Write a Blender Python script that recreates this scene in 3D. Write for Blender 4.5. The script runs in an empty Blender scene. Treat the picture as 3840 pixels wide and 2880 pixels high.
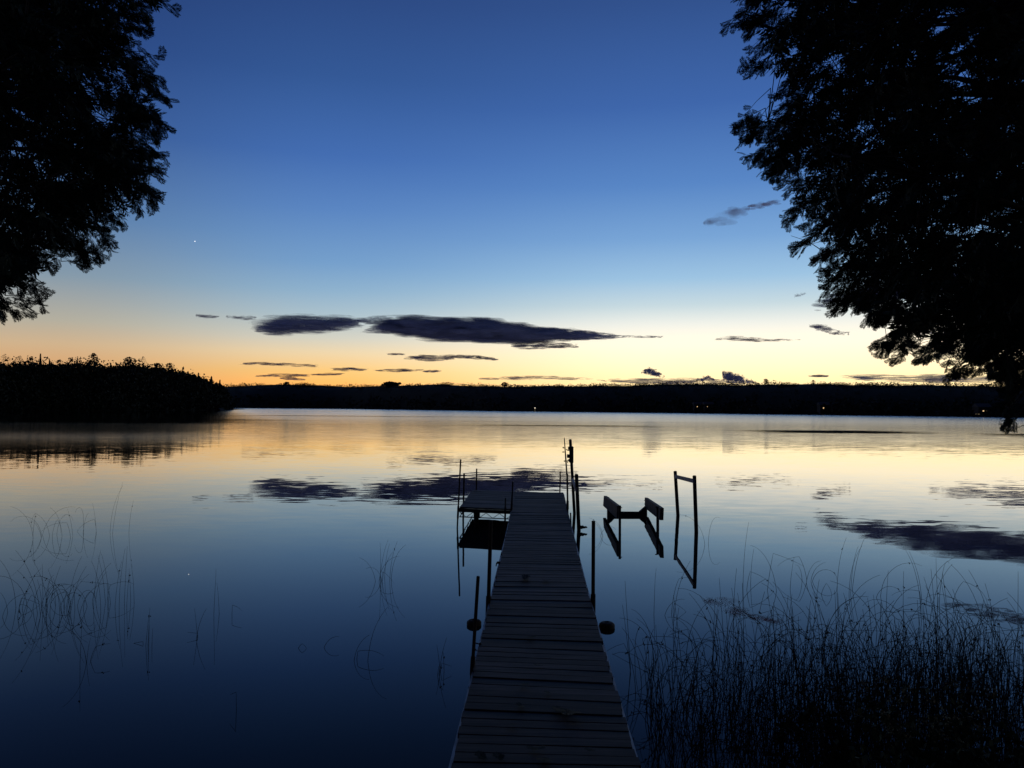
import bpy, bmesh, math, random
import numpy as np
from mathutils import Vector
R = math.radians
random.seed(7); rng = np.random.default_rng(7)
sc = bpy.context.scene
col = sc.collection

# ------------------------------------------------------------------ camera
F = 2950.0; PITCH = math.atan(92/2950); ROLL = R(0.35); H = 2.64
cp, sp, cr, sr = math.cos(PITCH), math.sin(PITCH), math.cos(ROLL), math.sin(ROLL)
fw = Vector((0, cp, sp)); up0 = Vector((0, -sp, cp)); rt0 = Vector((1, 0, 0))
rt = rt0*cr + up0*sr; up = up0*cr - rt0*sr
cam_d = bpy.data.cameras.new('camera'); cam = bpy.data.objects.new('camera', cam_d); col.objects.link(cam)
cam_d.sensor_width = 36; cam_d.lens = F/3840*36; cam_d.clip_start = 0.1; cam_d.clip_end = 40000
from mathutils import Matrix
m = Matrix((rt, up, -fw)).transposed().to_4x4(); m.translation = Vector((0, 0, H)); cam.matrix_world = m
sc.camera = cam
CAM = Vector((0, 0, H))
def ray(px, py): return fw + rt*((px-1920)/F) + up*((1440-py)/F)
def G(px, py, z=0.0):                       # where the line of sight through a spot meets the level z
    d = ray(px, py); return CAM + d*((z-H)/d.z)
def P(px, py, Y):                           # the spot at distance Y
    d = ray(px, py); return CAM + d*(Y/d.y)
RT, UP, FW, CM = [np.array(v) for v in (rt, up, fw, CAM)]
def proj(p):                                # n x 3 -> px, py, depth
    q = p-CM; z = q@FW; zz = np.where(z > .05, z, np.nan)
    return 1920+F*(q@RT)/zz, 1440-F*(q@UP)/zz, z

# ------------------------------------------------------------------ world: dusk sky
def lin(c): return tuple((v/255/12.92 if v/255 <= .04045 else ((v/255+.055)/1.055)**2.4) for v in c)+(1,)
world = bpy.data.worlds.new("World"); sc.world = world; world.use_nodes = True
wt = world.node_tree; wn, wl = wt.nodes, wt.links
def W(t, **k):
    n = wn.new(t)
    for a, b in k.items(): setattr(n, a, b)
    return n
def wmath(op, a, b=None, clamp=False):
    n = W('ShaderNodeMath', operation=op, use_clamp=clamp)
    for i, v in enumerate((a, b)):
        if v is None: continue
        if isinstance(v, (int, float)): n.inputs[i].default_value = v
        else: wl.new(v, n.inputs[i])
    return n.outputs[0]
tc = W('ShaderNodeTexCoord'); sx = W('ShaderNodeSeparateXYZ'); wl.new(tc.outputs['Generated'], sx.inputs[0])
elev = wmath('MULTIPLY', wmath('ARCSINE', sx.outputs['Z']), 180/math.pi)
az = wmath('MULTIPLY', wmath('ARCTAN2', sx.outputs['X'], sx.outputs['Y']), 180/math.pi)
ef = wmath('DIVIDE', elev, 60.0, True)
def ramp(stops):
    n = W('ShaderNodeValToRGB'); cr_ = n.color_ramp
    while len(cr_.elements) < len(stops): cr_.elements.new(0.5)
    for e, (a, c) in zip(cr_.elements, stops): e.position = a/60; e.color = tuple(v/1.5 for v in (lin(c)[:3] if max(c) > 2 else c))+(1,)   # values up to 1.5: the glow is brighter than white
    wl.new(ef, n.inputs[0]); return n.outputs[0]
rA = ramp([(0, (1.2, .78, .30)), (1.5, (1.3, .97, .46)), (3, (1.3, 1.06, .64)), (4.6, (1.18, 1.05, .80)), (6, (.90, .90, .82)), (7.4, (198, 217, 224)), (9.3, (155, 194, 225)), (12.1, (118, 163, 213)), (15.8, (85, 132, 196)), (21, (59, 100, 169)), (27.4, (46, 79, 139)), (40, (27, 50, 100)), (60, (18, 34, 72))])
rB = ramp([(0, (1.1, .44, .09)), (1.8, (1.12, .54, .14)), (2.6, (253, 203, 124)), (3.9, (238, 214, 172)), (4.9, (210, 208, 194)), (6.5, (170, 192, 203)), (8.3, (139, 175, 204)), (10.2, (114, 157, 202)), (13.9, (87, 131, 192)), (17.5, (64, 107, 176)), (22.6, (48, 86, 148)), (27.4, (41, 72, 130)), (40, (26, 50, 102)), (60, (16, 30, 66))])
rC = ramp([(0, (210, 138, 84)), (2.5, (216, 165, 113)), (3.9, (207, 177, 140)), (5.4, (178, 173, 158)), (8.3, (130, 151, 168)), (12, (91, 126, 168)), (17.5, (55, 90, 148)), (22.6, (40, 71, 130)), (27.4, (32, 58, 112)), (40, (22, 42, 88)), (60, (14, 26, 58))])
rD = ramp([(0, (36, 38, 54)), (10, (30, 34, 54)), (30, (20, 26, 46)), (60, (14, 20, 40))])
def wmix(f, a, b):
    n = W('ShaderNodeMix', data_type='RGBA'); wl.new(f, n.inputs[0]); wl.new(a, n.inputs[6]); wl.new(b, n.inputs[7]); return n.outputs[2]
def mapr(v, a, b):
    n = W('ShaderNodeMapRange', interpolation_type='SMOOTHSTEP'); wl.new(v, n.inputs[0]); n.inputs[1].default_value = a; n.inputs[2].default_value = b; return n.outputs[0]
c1 = wmix(mapr(az, -15, 12), rB, rA)
c2 = wmix(mapr(az, -12, -31), c1, rC)
off = wmath('ABSOLUTE', wmath('SUBTRACT', az, 8.0))
c3 = wmix(mapr(off, 45, 120), c2, rD)
sk = W('ShaderNodeTexSky', sky_type='NISHITA'); sk.sun_disc = False; sk.sun_elevation = R(-3); sk.sun_rotation = R(14)
dk = W('ShaderNodeRGB'); dk.outputs[0].default_value = (.07, .072, .12, 1); dk.outputs[0].default_value = (.047, .048, .08, 1); c3 = wmix(mapr(elev, -.3, -4), c3, dk.outputs[0])
bg1 = wn['Background']; wl.new(c3, bg1.inputs[0]); bg1.inputs[1].default_value = 1.5
bg2 = W('ShaderNodeBackground'); wl.new(sk.outputs[0], bg2.inputs[0]); bg2.inputs[1].default_value = 0.05
ad = W('ShaderNodeAddShader'); wl.new(bg1.outputs[0], ad.inputs[0]); wl.new(bg2.outputs[0], ad.inputs[1])
wl.new(ad.outputs[0], wn['World Output'].inputs[0])
sc.view_settings.view_transform = 'Standard'; sc.view_settings.look = 'None'; sc.view_settings.exposure = 0; sc.view_settings.gamma = 1
sc.cycles.transparent_max_bounces = 128; sc.cycles.max_bounces = 6; sc.cycles.use_denoising = True

# ------------------------------------------------------------------ helpers
def tag(o, label=None, cat=None, group=None, kind=None):
    if label: o['label'] = label
    if cat: o['category'] = cat
    if group: o['group'] = group
    if kind: o['kind'] = kind
    return o
def empty(name, loc, label, cat, group=None):
    o = bpy.data.objects.new(name, None); o.location = loc; o.empty_display_size = .2; col.objects.link(o); return tag(o, label, cat, group)
class MB:
    def __init__(s): s.v = []; s.f = []
    def add(s, vs, fs):
        b = len(s.v); s.v += [tuple(v) for v in vs]; s.f += [tuple(i+b for i in f) for f in fs]
    def box(s, c, sz, ax=None):             # centre, full size, optional axes
        c = Vector(c); ax = ax or (Vector((1, 0, 0)), Vector((0, 1, 0)), Vector((0, 0, 1)))
        vs = [c+ax[0]*(i*sz[0]/2)+ax[1]*(j*sz[1]/2)+ax[2]*(k*sz[2]/2) for i in (-1, 1) for j in (-1, 1) for k in (-1, 1)]
        s.add(vs, [(0, 1, 3, 2), (4, 6, 7, 5), (0, 4, 5, 1), (2, 3, 7, 6), (0, 2, 6, 4), (1, 5, 7, 3)])
    def hexa(s, vs): s.add(vs, [(0, 1, 3, 2), (4, 6, 7, 5), (0, 4, 5, 1), (2, 3, 7, 6), (0, 2, 6, 4), (1, 5, 7, 3)])
    def beam(s, a, b, w, h, upv=Vector((0, 0, 1))):
        a = Vector(a); b = Vector(b); d = b-a; L = d.length; d.normalize()
        x = d.cross(upv).normalized(); z = x.cross(d).normalized(); s.box((a+b)/2, (w, L, h), (x, d, z))
    def tube(s, pts, rs, n=8, cap=True):
        pts = [Vector(p) for p in pts]
        if isinstance(rs, (int, float)): rs = [rs]*len(pts)
        b = len(s.v); ref = Vector((0.31, 0.95, 0.1))
        for i, p in enumerate(pts):
            d = (pts[min(i+1, len(pts)-1)]-pts[max(i-1, 0)])
            d = d.normalized() if d.length > 1e-9 else Vector((0, 0, 1))
            x = d.cross(ref)
            if x.length < .05: x = d.cross(Vector((1, 0, 0)))
            x.normalize(); y = d.cross(x)
            for k in range(n):
                a = 2*math.pi*k/n; s.v.append(tuple(p+(x*math.cos(a)+y*math.sin(a))*rs[i]))
        for i in range(len(pts)-1):
            for k in range(n):
                s.f.append((b+i*n+k, b+i*n+(k+1) % n, b+(i+1)*n+(k+1) % n, b+(i+1)*n+k))
        if cap:
            s.f.append(tuple(b+k for k in range(n))); e = b+(len(pts)-1)*n; s.f.append(tuple(e+k for k in reversed(range(n))))
    def ell(s, c, r, n=10, m_=7, jit=0.0):
        b = len(s.v); c = Vector(c)
        for i in range(m_+1):
            t = math.pi*i/m_
            for k in range(n):
                a = 2*math.pi*k/n; j = 1+random.uniform(-jit, jit)
                s.v.append((c.x+r[0]*math.sin(t)*math.cos(a)*j, c.y+r[1]*math.sin(t)*math.sin(a)*j, c.z+r[2]*math.cos(t)*j))
        for i in range(m_):
            for k in range(n): s.f.append((b+i*n+k, b+i*n+(k+1) % n, b+(i+1)*n+(k+1) % n, b+(i+1)*n+k))
    def build(s, name, mt, parent=None, smooth=False):
        me = bpy.data.meshes.new(name); me.from_pydata(s.v, [], s.f); me.validate(); me.materials.append(mt)
        if smooth: me.polygons.foreach_set('use_smooth', [True]*len(me.polygons))
        return link(name, me, parent)
def link(name, me, parent=None):
    o = bpy.data.objects.new(name, me); col.objects.link(o)
    if parent:
        o.parent = parent; q = parent; off_ = Vector((0, 0, 0))
        while q: off_ += q.location; q = q.parent
        o.location = -off_
    return o
def quads(name, V, mt, parent=None):        # V: n x 4 x 3 loose quads
    n = len(V); me = bpy.data.meshes.new(name)
    me.vertices.add(n*4); me.vertices.foreach_set('co', V.astype(np.float32).ravel())
    me.loops.add(n*4); me.loops.foreach_set('vertex_index', np.arange(n*4, dtype=np.int32))
    me.polygons.add(n); me.polygons.foreach_set('loop_start', np.arange(0, n*4, 4, dtype=np.int32))
    me.polygons.foreach_set('loop_total', np.full(n, 4, dtype=np.int32))
    me.update(calc_edges=True); me.materials.append(mt); return link(name, me, parent)
def inpoly(x, y, poly):
    poly = np.array(poly, float); ins = np.zeros(len(x), bool); j = len(poly)-1
    for i in range(len(poly)):
        xi, yi = poly[i]; xj, yj = poly[j]
        with np.errstate(all='ignore'):
            c = ((yi > y) != (yj > y)) & (x < (xj-xi)*(y-yi)/(yj-yi+1e-12)+xi)
        ins ^= c; j = i
    return ins

# ------------------------------------------------------------------ materials
def mat(name):
    m_ = bpy.data.materials.new(name); m_.use_nodes = True; return m_, m_.node_tree.nodes, m_.node_tree.links, m_.node_tree.nodes['Principled BSDF']
def simple(name, c, rough=.7, metal=0, vary=.35, scale=8, emit=None, es=0, spec=.5):
    m_, n, l, b = mat(name)
    t = n.new('ShaderNodeTexCoord'); ns = n.new('ShaderNodeTexNoise'); ns.inputs['Scale'].default_value = scale; ns.inputs['Detail'].default_value = 5
    l.new(t.outputs['Object'], ns.inputs['Vector'])
    rp = n.new('ShaderNodeValToRGB'); rp.color_ramp.elements[0].position = .3; rp.color_ramp.elements[1].position = .7
    rp.color_ramp.elements[0].color = tuple(v*(1-vary) for v in c)+(1,); rp.color_ramp.elements[1].color = tuple(min(1, v*(1+vary)) for v in c)+(1,)
    l.new(ns.outputs[0], rp.inputs[0]); l.new(rp.outputs[0], b.inputs['Base Color'])
    b.inputs['Roughness'].default_value = rough; b.inputs['Metallic'].default_value = metal; b.inputs['Specular IOR Level'].default_value = spec
    if emit: b.inputs['Emission Color'].default_value = emit+(1,); b.inputs['Emission Strength'].default_value = es
    return m_
def leafmat(name, c, c2):
    m_, n, l, b = mat(name)
    g = n.new('ShaderNodeNewGeometry'); rp = n.new('ShaderNodeValToRGB'); rp.color_ramp.elements[0].color = c+(1,); rp.color_ramp.elements[1].color = c2+(1,)
    l.new(g.outputs['Random Per Island'], rp.inputs[0]); l.new(rp.outputs[0], b.inputs['Base Color'])
    b.inputs['Roughness'].default_value = .8; b.inputs['Specular IOR Level'].default_value = .2
    return m_
def woodmat(name, ca, cb, grain=(1.2, 30, 30)):
    m_, n, l, b = mat(name)
    t = n.new('ShaderNodeTexCoord'); mp = n.new('ShaderNodeMapping'); mp.inputs['Scale'].default_value = grain
    l.new(t.outputs['Object'], mp.inputs[0]); g = n.new('ShaderNodeNewGeometry')
    ns = n.new('ShaderNodeTexNoise'); ns.noise_dimensions = '4D'; ns.inputs['Scale'].default_value = 1; ns.inputs['Detail'].default_value = 7; ns.inputs['Roughness'].default_value = .65
    mu = n.new('ShaderNodeMath'); mu.operation = 'MULTIPLY'; mu.inputs[1].default_value = 40; l.new(g.outputs['Random Per Island'], mu.inputs[0]); l.new(mu.outputs[0], ns.inputs['W'])
    l.new(mp.outputs[0], ns.inputs['Vector'])
    blot = n.new('ShaderNodeTexNoise'); blot.inputs['Scale'].default_value = 3; l.new(t.outputs['Object'], blot.inputs['Vector'])
    rp = n.new('ShaderNodeValToRGB'); rp.color_ramp.elements[0].position = .3; rp.color_ramp.elements[1].position = .72
    rp.color_ramp.elements[0].color = ca+(1,); rp.color_ramp.elements[1].color = cb+(1,); l.new(ns.outputs[0], rp.inputs[0])
    s1 = n.new('ShaderNodeMapRange'); s1.inputs[3].default_value = .45; s1.inputs[4].default_value = 1.4; l.new(g.outputs['Random Per Island'], s1.inputs[0])
    s2 = n.new('ShaderNodeMapRange'); s2.inputs[1].default_value = .3; s2.inputs[2].default_value = .7; s2.inputs[3].default_value = .6; s2.inputs[4].default_value = 1.2; l.new(blot.outputs[0], s2.inputs[0])
    mm = n.new('ShaderNodeMath'); mm.operation = 'MULTIPLY'; l.new(s1.outputs[0], mm.inputs[0]); l.new(s2.outputs[0], mm.inputs[1])
    vm = n.new('ShaderNodeVectorMath'); vm.operation = 'SCALE'; l.new(rp.outputs[0], vm.inputs[0]); l.new(mm.outputs[0], vm.inputs['Scale']); l.new(vm.outputs[0], b.inputs['Base Color'])
    bp = n.new('ShaderNodeBump'); bp.inputs['Strength'].default_value = .5; bp.inputs['Distance'].default_value = .004; l.new(ns.outputs[0], bp.inputs['Height']); l.new(bp.outputs[0], b.inputs['Normal'])
    b.inputs['Roughness'].default_value = .75; b.inputs['Specular IOR Level'].default_value = .3
    return m_
M_DECK = woodmat('weathered_deck_boards', (.026, .022, .021), (.135, .104, .088))
M_WOOD = woodmat('weathered_timber', (.10, .085, .07), (.22, .19, .16), (20, 2, 20))
M_POST = simple('dark_wet_post', (.035, .03, .028), .8)
M_PIPE = simple('rusty_pipe', (.05, .038, .032), .75, .3)
M_ALU = simple('dull_aluminium', (.35, .37, .38), .6, .6)
M_PALE = simple('pale_plank', (.42, .40, .37), .7)
M_BUOY = simple('mossy_buoy', (.035, .03, .02), .8, scale=20)
M_BARK = simple('cedar_bark', (.05, .035, .028), .9, scale=12, spec=.2)
M_CEDAR = leafmat('cedar_leaves', (.016, .026, .014), (.035, .05, .022))
M_CEDAR2 = leafmat('fallen_cedar_leaves', (.012, .018, .008), (.03, .035, .012))
M_WOODS = leafmat('far_foliage', (.02, .026, .016), (.045, .045, .03))
M_NEARW = leafmat('shore_foliage', (.018, .026, .014), (.04, .04, .024))
M_REED = leafmat('bulrush_stems', (.022, .024, .018), (.06, .05, .035))
M_PLANT = leafmat('bank_plant_leaves', (.03, .045, .018), (.07, .08, .03))
M_FLOWER = leafmat('faded_flower_heads', (.20, .17, .08), (.35, .30, .16))
M_GROUND = simple('shore_soil', (.03, .026, .018), .95, scale=3, spec=.1)
M_HILL = simple('hill_soil', (.018, .019, .014), .95, scale=.02, spec=.1)
M_LAMP = simple('lamp_glow', (.9, .85, .7), emit=(1, .86, .62), es=1.2)
M_WARM = simple('window_glow', (.9, .7, .4), emit=(1, .66, .3), es=1.0)
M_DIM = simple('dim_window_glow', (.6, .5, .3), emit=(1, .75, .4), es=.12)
M_STAR = simple('star_light', (1, 1, 1), emit=(1, 1, 1), es=1.5)
M_WALL = simple('cabin_boards', (.06, .05, .045), .8); M_ROOF = simple('cabin_roof', (.08, .07, .07), .8)

def watermat():
    m_, n, l, b = mat('lake_water')
    n.remove(b); df = n.new('ShaderNodeBsdfDiffuse'); df.inputs[0].default_value = (.02, .023, .02, 1); gl = n.new('ShaderNodeBsdfAnisotropic'); gl.distribution = 'GGX'
    fr = n.new('ShaderNodeFresnel'); fr.inputs['IOR'].default_value = 1.2; fc = n.new('ShaderNodeValToRGB'); mxs = n.new('ShaderNodeMixShader'); e_ = fc.color_ramp.elements
    while len(e_) < 8: e_.new(.5)
    for q, (a, v) in zip(e_, [(0, .004), (.05, .033), (.1, .092), (.2, .225), (.4, .51), (.6, .80), (.78, .93), (1, 1)]): q.position = a; q.color = (v, v, v, 1)
    l.new(fr.outputs[0], fc.inputs[0]); l.new(fc.outputs[0], mxs.inputs[0]); l.new(df.outputs[0], mxs.inputs[1]); l.new(gl.outputs[0], mxs.inputs[2]); l.new(mxs.outputs[0], n['Material Output'].inputs[0])
    g = n.new('ShaderNodeNewGeometry'); sp_ = n.new('ShaderNodeSeparateXYZ'); l.new(g.outputs['Position'], sp_.inputs[0])
    def mth(op, a, c=None, cl=False):
        q = n.new('ShaderNodeMath'); q.operation = op; q.use_clamp = cl
        for i, v in enumerate((a, c)):
            if v is None: continue
            if isinstance(v, (int, float)): q.inputs[i].default_value = v
            else: l.new(v, q.inputs[i])
        return q.outputs[0]
    def mr(v, a, c, d, e, it='SMOOTHSTEP'):
        q = n.new('ShaderNodeMapRange'); q.interpolation_type = it; l.new(v, q.inputs[0])
        for i, z in enumerate((a, c, d, e)): q.inputs[i+1].default_value = z
        return q.outputs[0]
    def noise(scale, sc3, det=2, out='Color', rough=.5):
        mp = n.new('ShaderNodeMapping'); mp.inputs['Scale'].default_value = sc3; l.new(g.outputs['Position'], mp.inputs[0])
        q = n.new('ShaderNodeTexNoise'); q.inputs['Scale'].default_value = scale; q.inputs['Detail'].default_value = det; q.inputs['Roughness'].default_value = rough
        l.new(mp.outputs[0], q.inputs['Vector']); return q.outputs[out]
    y = sp_.outputs['Y']
    # the cove by the dock is calm, the open lake has wind on it
    near = noise(1.1, (.8, 1.5, 1), 1); mid = noise(2.2, (.55, 1.6, 1), 2); far = noise(.9, (.35, 1, 1), 3)
    aN = mr(y, 8, 17, .0011, .0050)                         # amplitude of the slopes
    aM = mr(y, 10.5, 22, .0, .021)
    patch = noise(.022, (.25, 1.6, 1), 3, 'Fac', .6)
    pm = mr(patch, .42, .6, 0.0, 1.0)
    aF = mth('MULTIPLY', mr(y, 30, 60, .0, .02), mr(patch, .36, .60, .5, 1.0))
    def vs(v, a):
        s = n.new('ShaderNodeVectorMath'); s.operation = 'SUBTRACT'; s.inputs[1].default_value = (.5, .5, .5); l.new(v, s.inputs[0])
        q = n.new('ShaderNodeVectorMath'); q.operation = 'SCALE'; l.new(s.outputs[0], q.inputs[0]); l.new(a, q.inputs['Scale']); return q.outputs[0]
    def va(a, c):
        q = n.new('ShaderNodeVectorMath'); q.operation = 'ADD'; l.new(a, q.inputs[0]); l.new(c, q.inputs[1]); return q.outputs[0]
    tot = va(va(vs(near, aN), vs(mid, aM)), vs(far, aF))
    k = n.new('ShaderNodeVectorMath'); k.operation = 'MULTIPLY'; k.inputs[1].default_value = (1, 1, 0); l.new(tot, k.inputs[0])
    k2 = n.new('ShaderNodeVectorMath'); k2.operation = 'ADD'; k2.inputs[1].default_value = (0, 0, 1); l.new(k.outputs[0], k2.inputs[0])
    k3 = n.new('ShaderNodeVectorMath'); k3.operation = 'NORMALIZE'; l.new(k2.outputs[0], k3.inputs[0]); l.new(k3.outputs[0], gl.inputs['Normal'])
    ro = mth('MULTIPLY', mth('ADD', mr(y, 30, 75, .0, .105), mr(y, 100, 200, 0, .035)), mr(patch, .32, .40, .5, 1.0))
    ro = mth('ADD', ro, mr(y, 160, 420, 0, .04))
    lee = mth('SUBTRACT', mth('SUBTRACT', 1, mth('MULTIPLY', mr(mth('ADD', sp_.outputs['X'], mth('MULTIPLY', y, .36)), -14, 14, 1, 0), mr(y, 60, 90, 0, .45))), mth('MULTIPLY', mr(mth('ADD', sp_.outputs['X'], mth('MULTIPLY', y, .36)), -14, 14, 1, 0), mr(y, 116, 136, 0, .53)))   # the promontory keeps the wind off
    ro = mth('MULTIPLY', ro, lee)
    def lane(yc, w, xa, xb):                # a slick of flat water
        dy = mth('ABSOLUTE', mth('SUBTRACT', mth('ADD', y, mth('MULTIPLY', mth('SUBTRACT', patch, .5), 30)), yc)); a_ = mr(dy, w*.3, w, 1, 0)
        return mth('MULTIPLY', mth('MULTIPLY', a_, mr(sp_.outputs['X'], xa, xa+12, 0, 1)), mr(sp_.outputs['X'], xb-12, xb, 1, 0))
    ln = mth('ADD', mth('ADD', lane(98, 8, 26, 54), mth('MULTIPLY', lane(122, 9, -10, 26), .45)), mth('MULTIPLY', lane(88, 8, 50, 110), .8), True)
    ro = mth('MULTIPLY', ro, mth('SUBTRACT', 1, mth('MULTIPLY', ln, .88)))
    l.new(ro, gl.inputs['Roughness']); gl.inputs[0].default_value = (1, 1, 1, 1)
    return m_

# ------------------------------------------------------------------ water, bank, far land
mb = MB(); mb.add([(-7000, -20, 0), (7000, -20, 0), (7000, 6000, 0), (-7000, 6000, 0)], [(0, 1, 2, 3)])
tag(mb.build('water', watermat()), kind='structure')
EDGE = [(-60, 12), (-30, 10), (-8, 8.2), (-5, 5.8), (-2.5, 4.2), (.8, 4), (2.2, 4.9), (3.2, 5.9), (4.2, 6.1), (5.1, 6.7), (6, 8.4), (9, 9.6), (30, 11), (60, 13)]
def edgeY(x): return np.interp(x, [e[0] for e in EDGE], [e[1] for e in EDGE])
def groundz(x, y):
    d = edgeY(x)-y; return np.where(d > 0, np.minimum(d*.24, 1.0+d*.03), np.maximum(d*.4, -2.0)) + .05*np.sin(x*2.1+y)*np.sin(y*1.7)
xs = np.concatenate([[-400, -150], np.linspace(-60, 60, 161), [150, 400]]); ys = np.concatenate([[-400, -100], np.linspace(-20, 16, 73)])
mb = MB()
for yy in ys:
    for xx in xs: mb.v.append((xx, yy, float(groundz(xx, yy))))
nx = len(xs)
for j in range(len(ys)-1):
    for i in range(nx-1): mb.f.append((j*nx+i, j*nx+i+1, (j+1)*nx+i+1, (j+1)*nx+i))
tag(mb.build('ground', M_GROUND, smooth=True), kind='structure')

FS = [(-3000, 1518), (-500, 1523.5), (700, 1530), (930, 1530.5), (1280, 1533), (1850, 1541.5), (2560, 1549), (3840, 1566), (5200, 1582), (7000, 1610)]
def far_shore(px): return G(px, float(np.interp(px, [a for a, _ in FS], [b for _, b in FS])))
SKY = [(-3000, 1440), (850, 1444), (930, 1438), (1100, 1437), (1300, 1443), (1500, 1440), (1660, 1436), (1900, 1443), (2200, 1441), (2400, 1437), (2560, 1434), (2900, 1434), (3200, 1434), (3500, 1438), (3840, 1440), (7000, 1470)]
def skyy(px): return float(np.interp(px, [a for a, _ in SKY], [b for _, b in SKY]))
mb = MB(); cols = list(range(-3000, 7001, 50)); rows = [(0, -1.5, 0), (.004, .4, 0), (.03, 0, .30), (.09, 0, .70), (.18, 0, .93), (.30, 0, .93), (1.2, 0, .6)]
for px in cols:
    S = far_shore(px); d = Vector((S.x, S.y, 0)); D = d.length
    for (f, z0, fr) in rows:
        Yr = S.y*(1+.18); q = P(px, skyy(px), Yr); z = z0+fr*(q.z)*(1+.015*math.sin(px*.013)+.012*math.sin(px*.031+1))
        mb.v.append((S.x*(1+f), S.y*(1+f), z))
nr = len(rows)
for i in range(len(cols)-1):
    for j in range(nr-1): mb.f.append((i*nr+j, (i+1)*nr+j, (i+1)*nr+j+1, i*nr+j+1))
tag(mb.build('hills', M_HILL, smooth=True), kind='structure')

def leafquads(C, S, flat=.0):               # random quads of size S at centres C
    n = len(C); a = rng.normal(size=(n, 3)); a /= np.linalg.norm(a, axis=1)[:, None]
    b = np.cross(a, rng.normal(size=(n, 3))); b /= np.linalg.norm(b, axis=1)[:, None]
    S = np.asarray(S).reshape(-1, 1) if np.ndim(S) else S
    a = a*S*.5; b = b*S*.5*rng.uniform(.5, 1, (n, 1)); return np.stack([C-a, C-b, C+a, C+b], 1)
# far wood: crowns over the slope
Cs, Ss = [], []
for i in range(5200):
    px = random.uniform(-1200, 5200); S = far_shore(px); D = math.hypot(S.x, S.y)
    u = random.random(); f = (random.random()**1.3)*.185 if i % 3 else random.uniform(.14, .185)
    q = P(px, skyy(px), S.y*1.18); frac = np.interp(f, [.004, .03, .09, .18], [.0, .30, .70, .93]); ztop = q.z
    tree = ztop*.07*random.uniform(.5, 1.25)+(.8 if f > .13 else 0)*random.random()**5*ztop*.09
    zt = frac*ztop+tree
    if f < .05: tree = max(tree, min(zt, ztop*.25))
    
    c = np.array([S.x*(1+f), S.y*(1+f), 0]); n = 26; r = tree*random.uniform(.7, 1.9)
    v = rng.normal(size=(n, 3)); v /= np.linalg.norm(v, axis=1)[:, None]; v *= rng.uniform(.5, 1, (n, 1))
    Cs.append(c+v*np.array([r*1.6, r, tree*.9])+np.array([0, 0, zt-tree*.75])); Ss.append(np.full(n, tree*.40))
tag(quads('far_wood', leafquads(np.concatenate(Cs), np.concatenate(Ss)), M_WOODS), 'dark low wood covering the whole far shore of the lake', 'wood', kind='stuff')
# a few crowns that break the far skyline
def crown(base, h, r, n, ls, mt, par, fill=.35, shape='round', name='crown'):
    if shape == 'cone':
        t = rng.random(n)**.75; rad = r*(1-t)**.9*(.55+.45*np.abs(np.sin(t*24))); z = h*(.06+.94*t)
    elif shape == 'vase':
        t = rng.random(n); rad = r*np.sin(np.pi*np.clip(t, 0.02, 1))**.6; z = h*(.35+.65*t)
    else:
        t = rng.random(n); rad = r*np.sqrt(np.clip(1-(2*t-1)**2, 0, 1)); z = h*(.3+.7*t)
    a = rng.random(n)*2*np.pi; k = rng.random(n)**fill
    lump = .8+.3*np.sin(a*3+z*4/h*3+r)
    C = np.stack([base[0]+rad*k*lump*np.cos(a), base[1]+rad*k*lump*np.sin(a), base[2]+z], 1)
    quads(name, leafquads(C, ls*rng.uniform(.6, 1.3, n)), mt, par)
def trunkmesh(base, h, r, par, limbs=0, spread=1.0):
    mb = MB(); b = Vector(base); mb.tube([b, b+Vector((0, 0, h*.5)), b+Vector((0, 0, h*.97))], [r, r*.6, r*.1], 6)
    for i in range(limbs):
        z = h*random.uniform(.35, .8); a = random.uniform(0, 6.28); L = spread*random.uniform(.6, 1.1)
        e = b+Vector((math.cos(a)*L, math.sin(a)*L, z+L*random.uniform(.6, 1.2)))
        e.z = min(e.z, b.z+h*1.02); s0 = b+Vector((0, 0, z)); md = (s0+e)/2+Vector((0, 0, -.1*L))
        mb.tube([s0, md, e], [r*.4, r*.25, r*.08], 4, False)
        for k in range(3):
            f = e+Vector((random.uniform(-.3, .3), random.uniform(-.3, .3), random.uniform(.1, .5)))*L
            mb.tube([md.lerp(e, random.uniform(.3, .9)), f], [r*.14, r*.04], 3, False)
    mb.build('trunk', M_BARK, par)
for (px, top, wd, lab) in [(1075, 1432, 22, 'small domed tree on the far skyline nearest the promontory'), (1465, 1433, 60, 'broad flat-topped tree on the far skyline left of the dock end'),
                       (1893, 1434, 26, 'small round treetop on the far skyline straight above the dock'), (2872, 1421, 20, 'little round tree on the far ridge just right of the cumulus cloud'), (3050, 1425, 14, 'thin bare treetop on the far ridge above the brightest shore cabin')]:
    S = far_shore(px); Y = S.y*1.17; q = P(px, top, Y); r = wd/2950*Y*.6; bz = q.z*.8
    e = empty('tree', (q.x, Y, bz), lab, 'tree', 'treetops that break the far skyline')
    crown((q.x, Y, bz), q.z-bz, r, 260, r*.30, M_WOODS, e); trunkmesh((q.x, Y, bz), (q.z-bz)*.9, r*.12, e)

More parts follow.
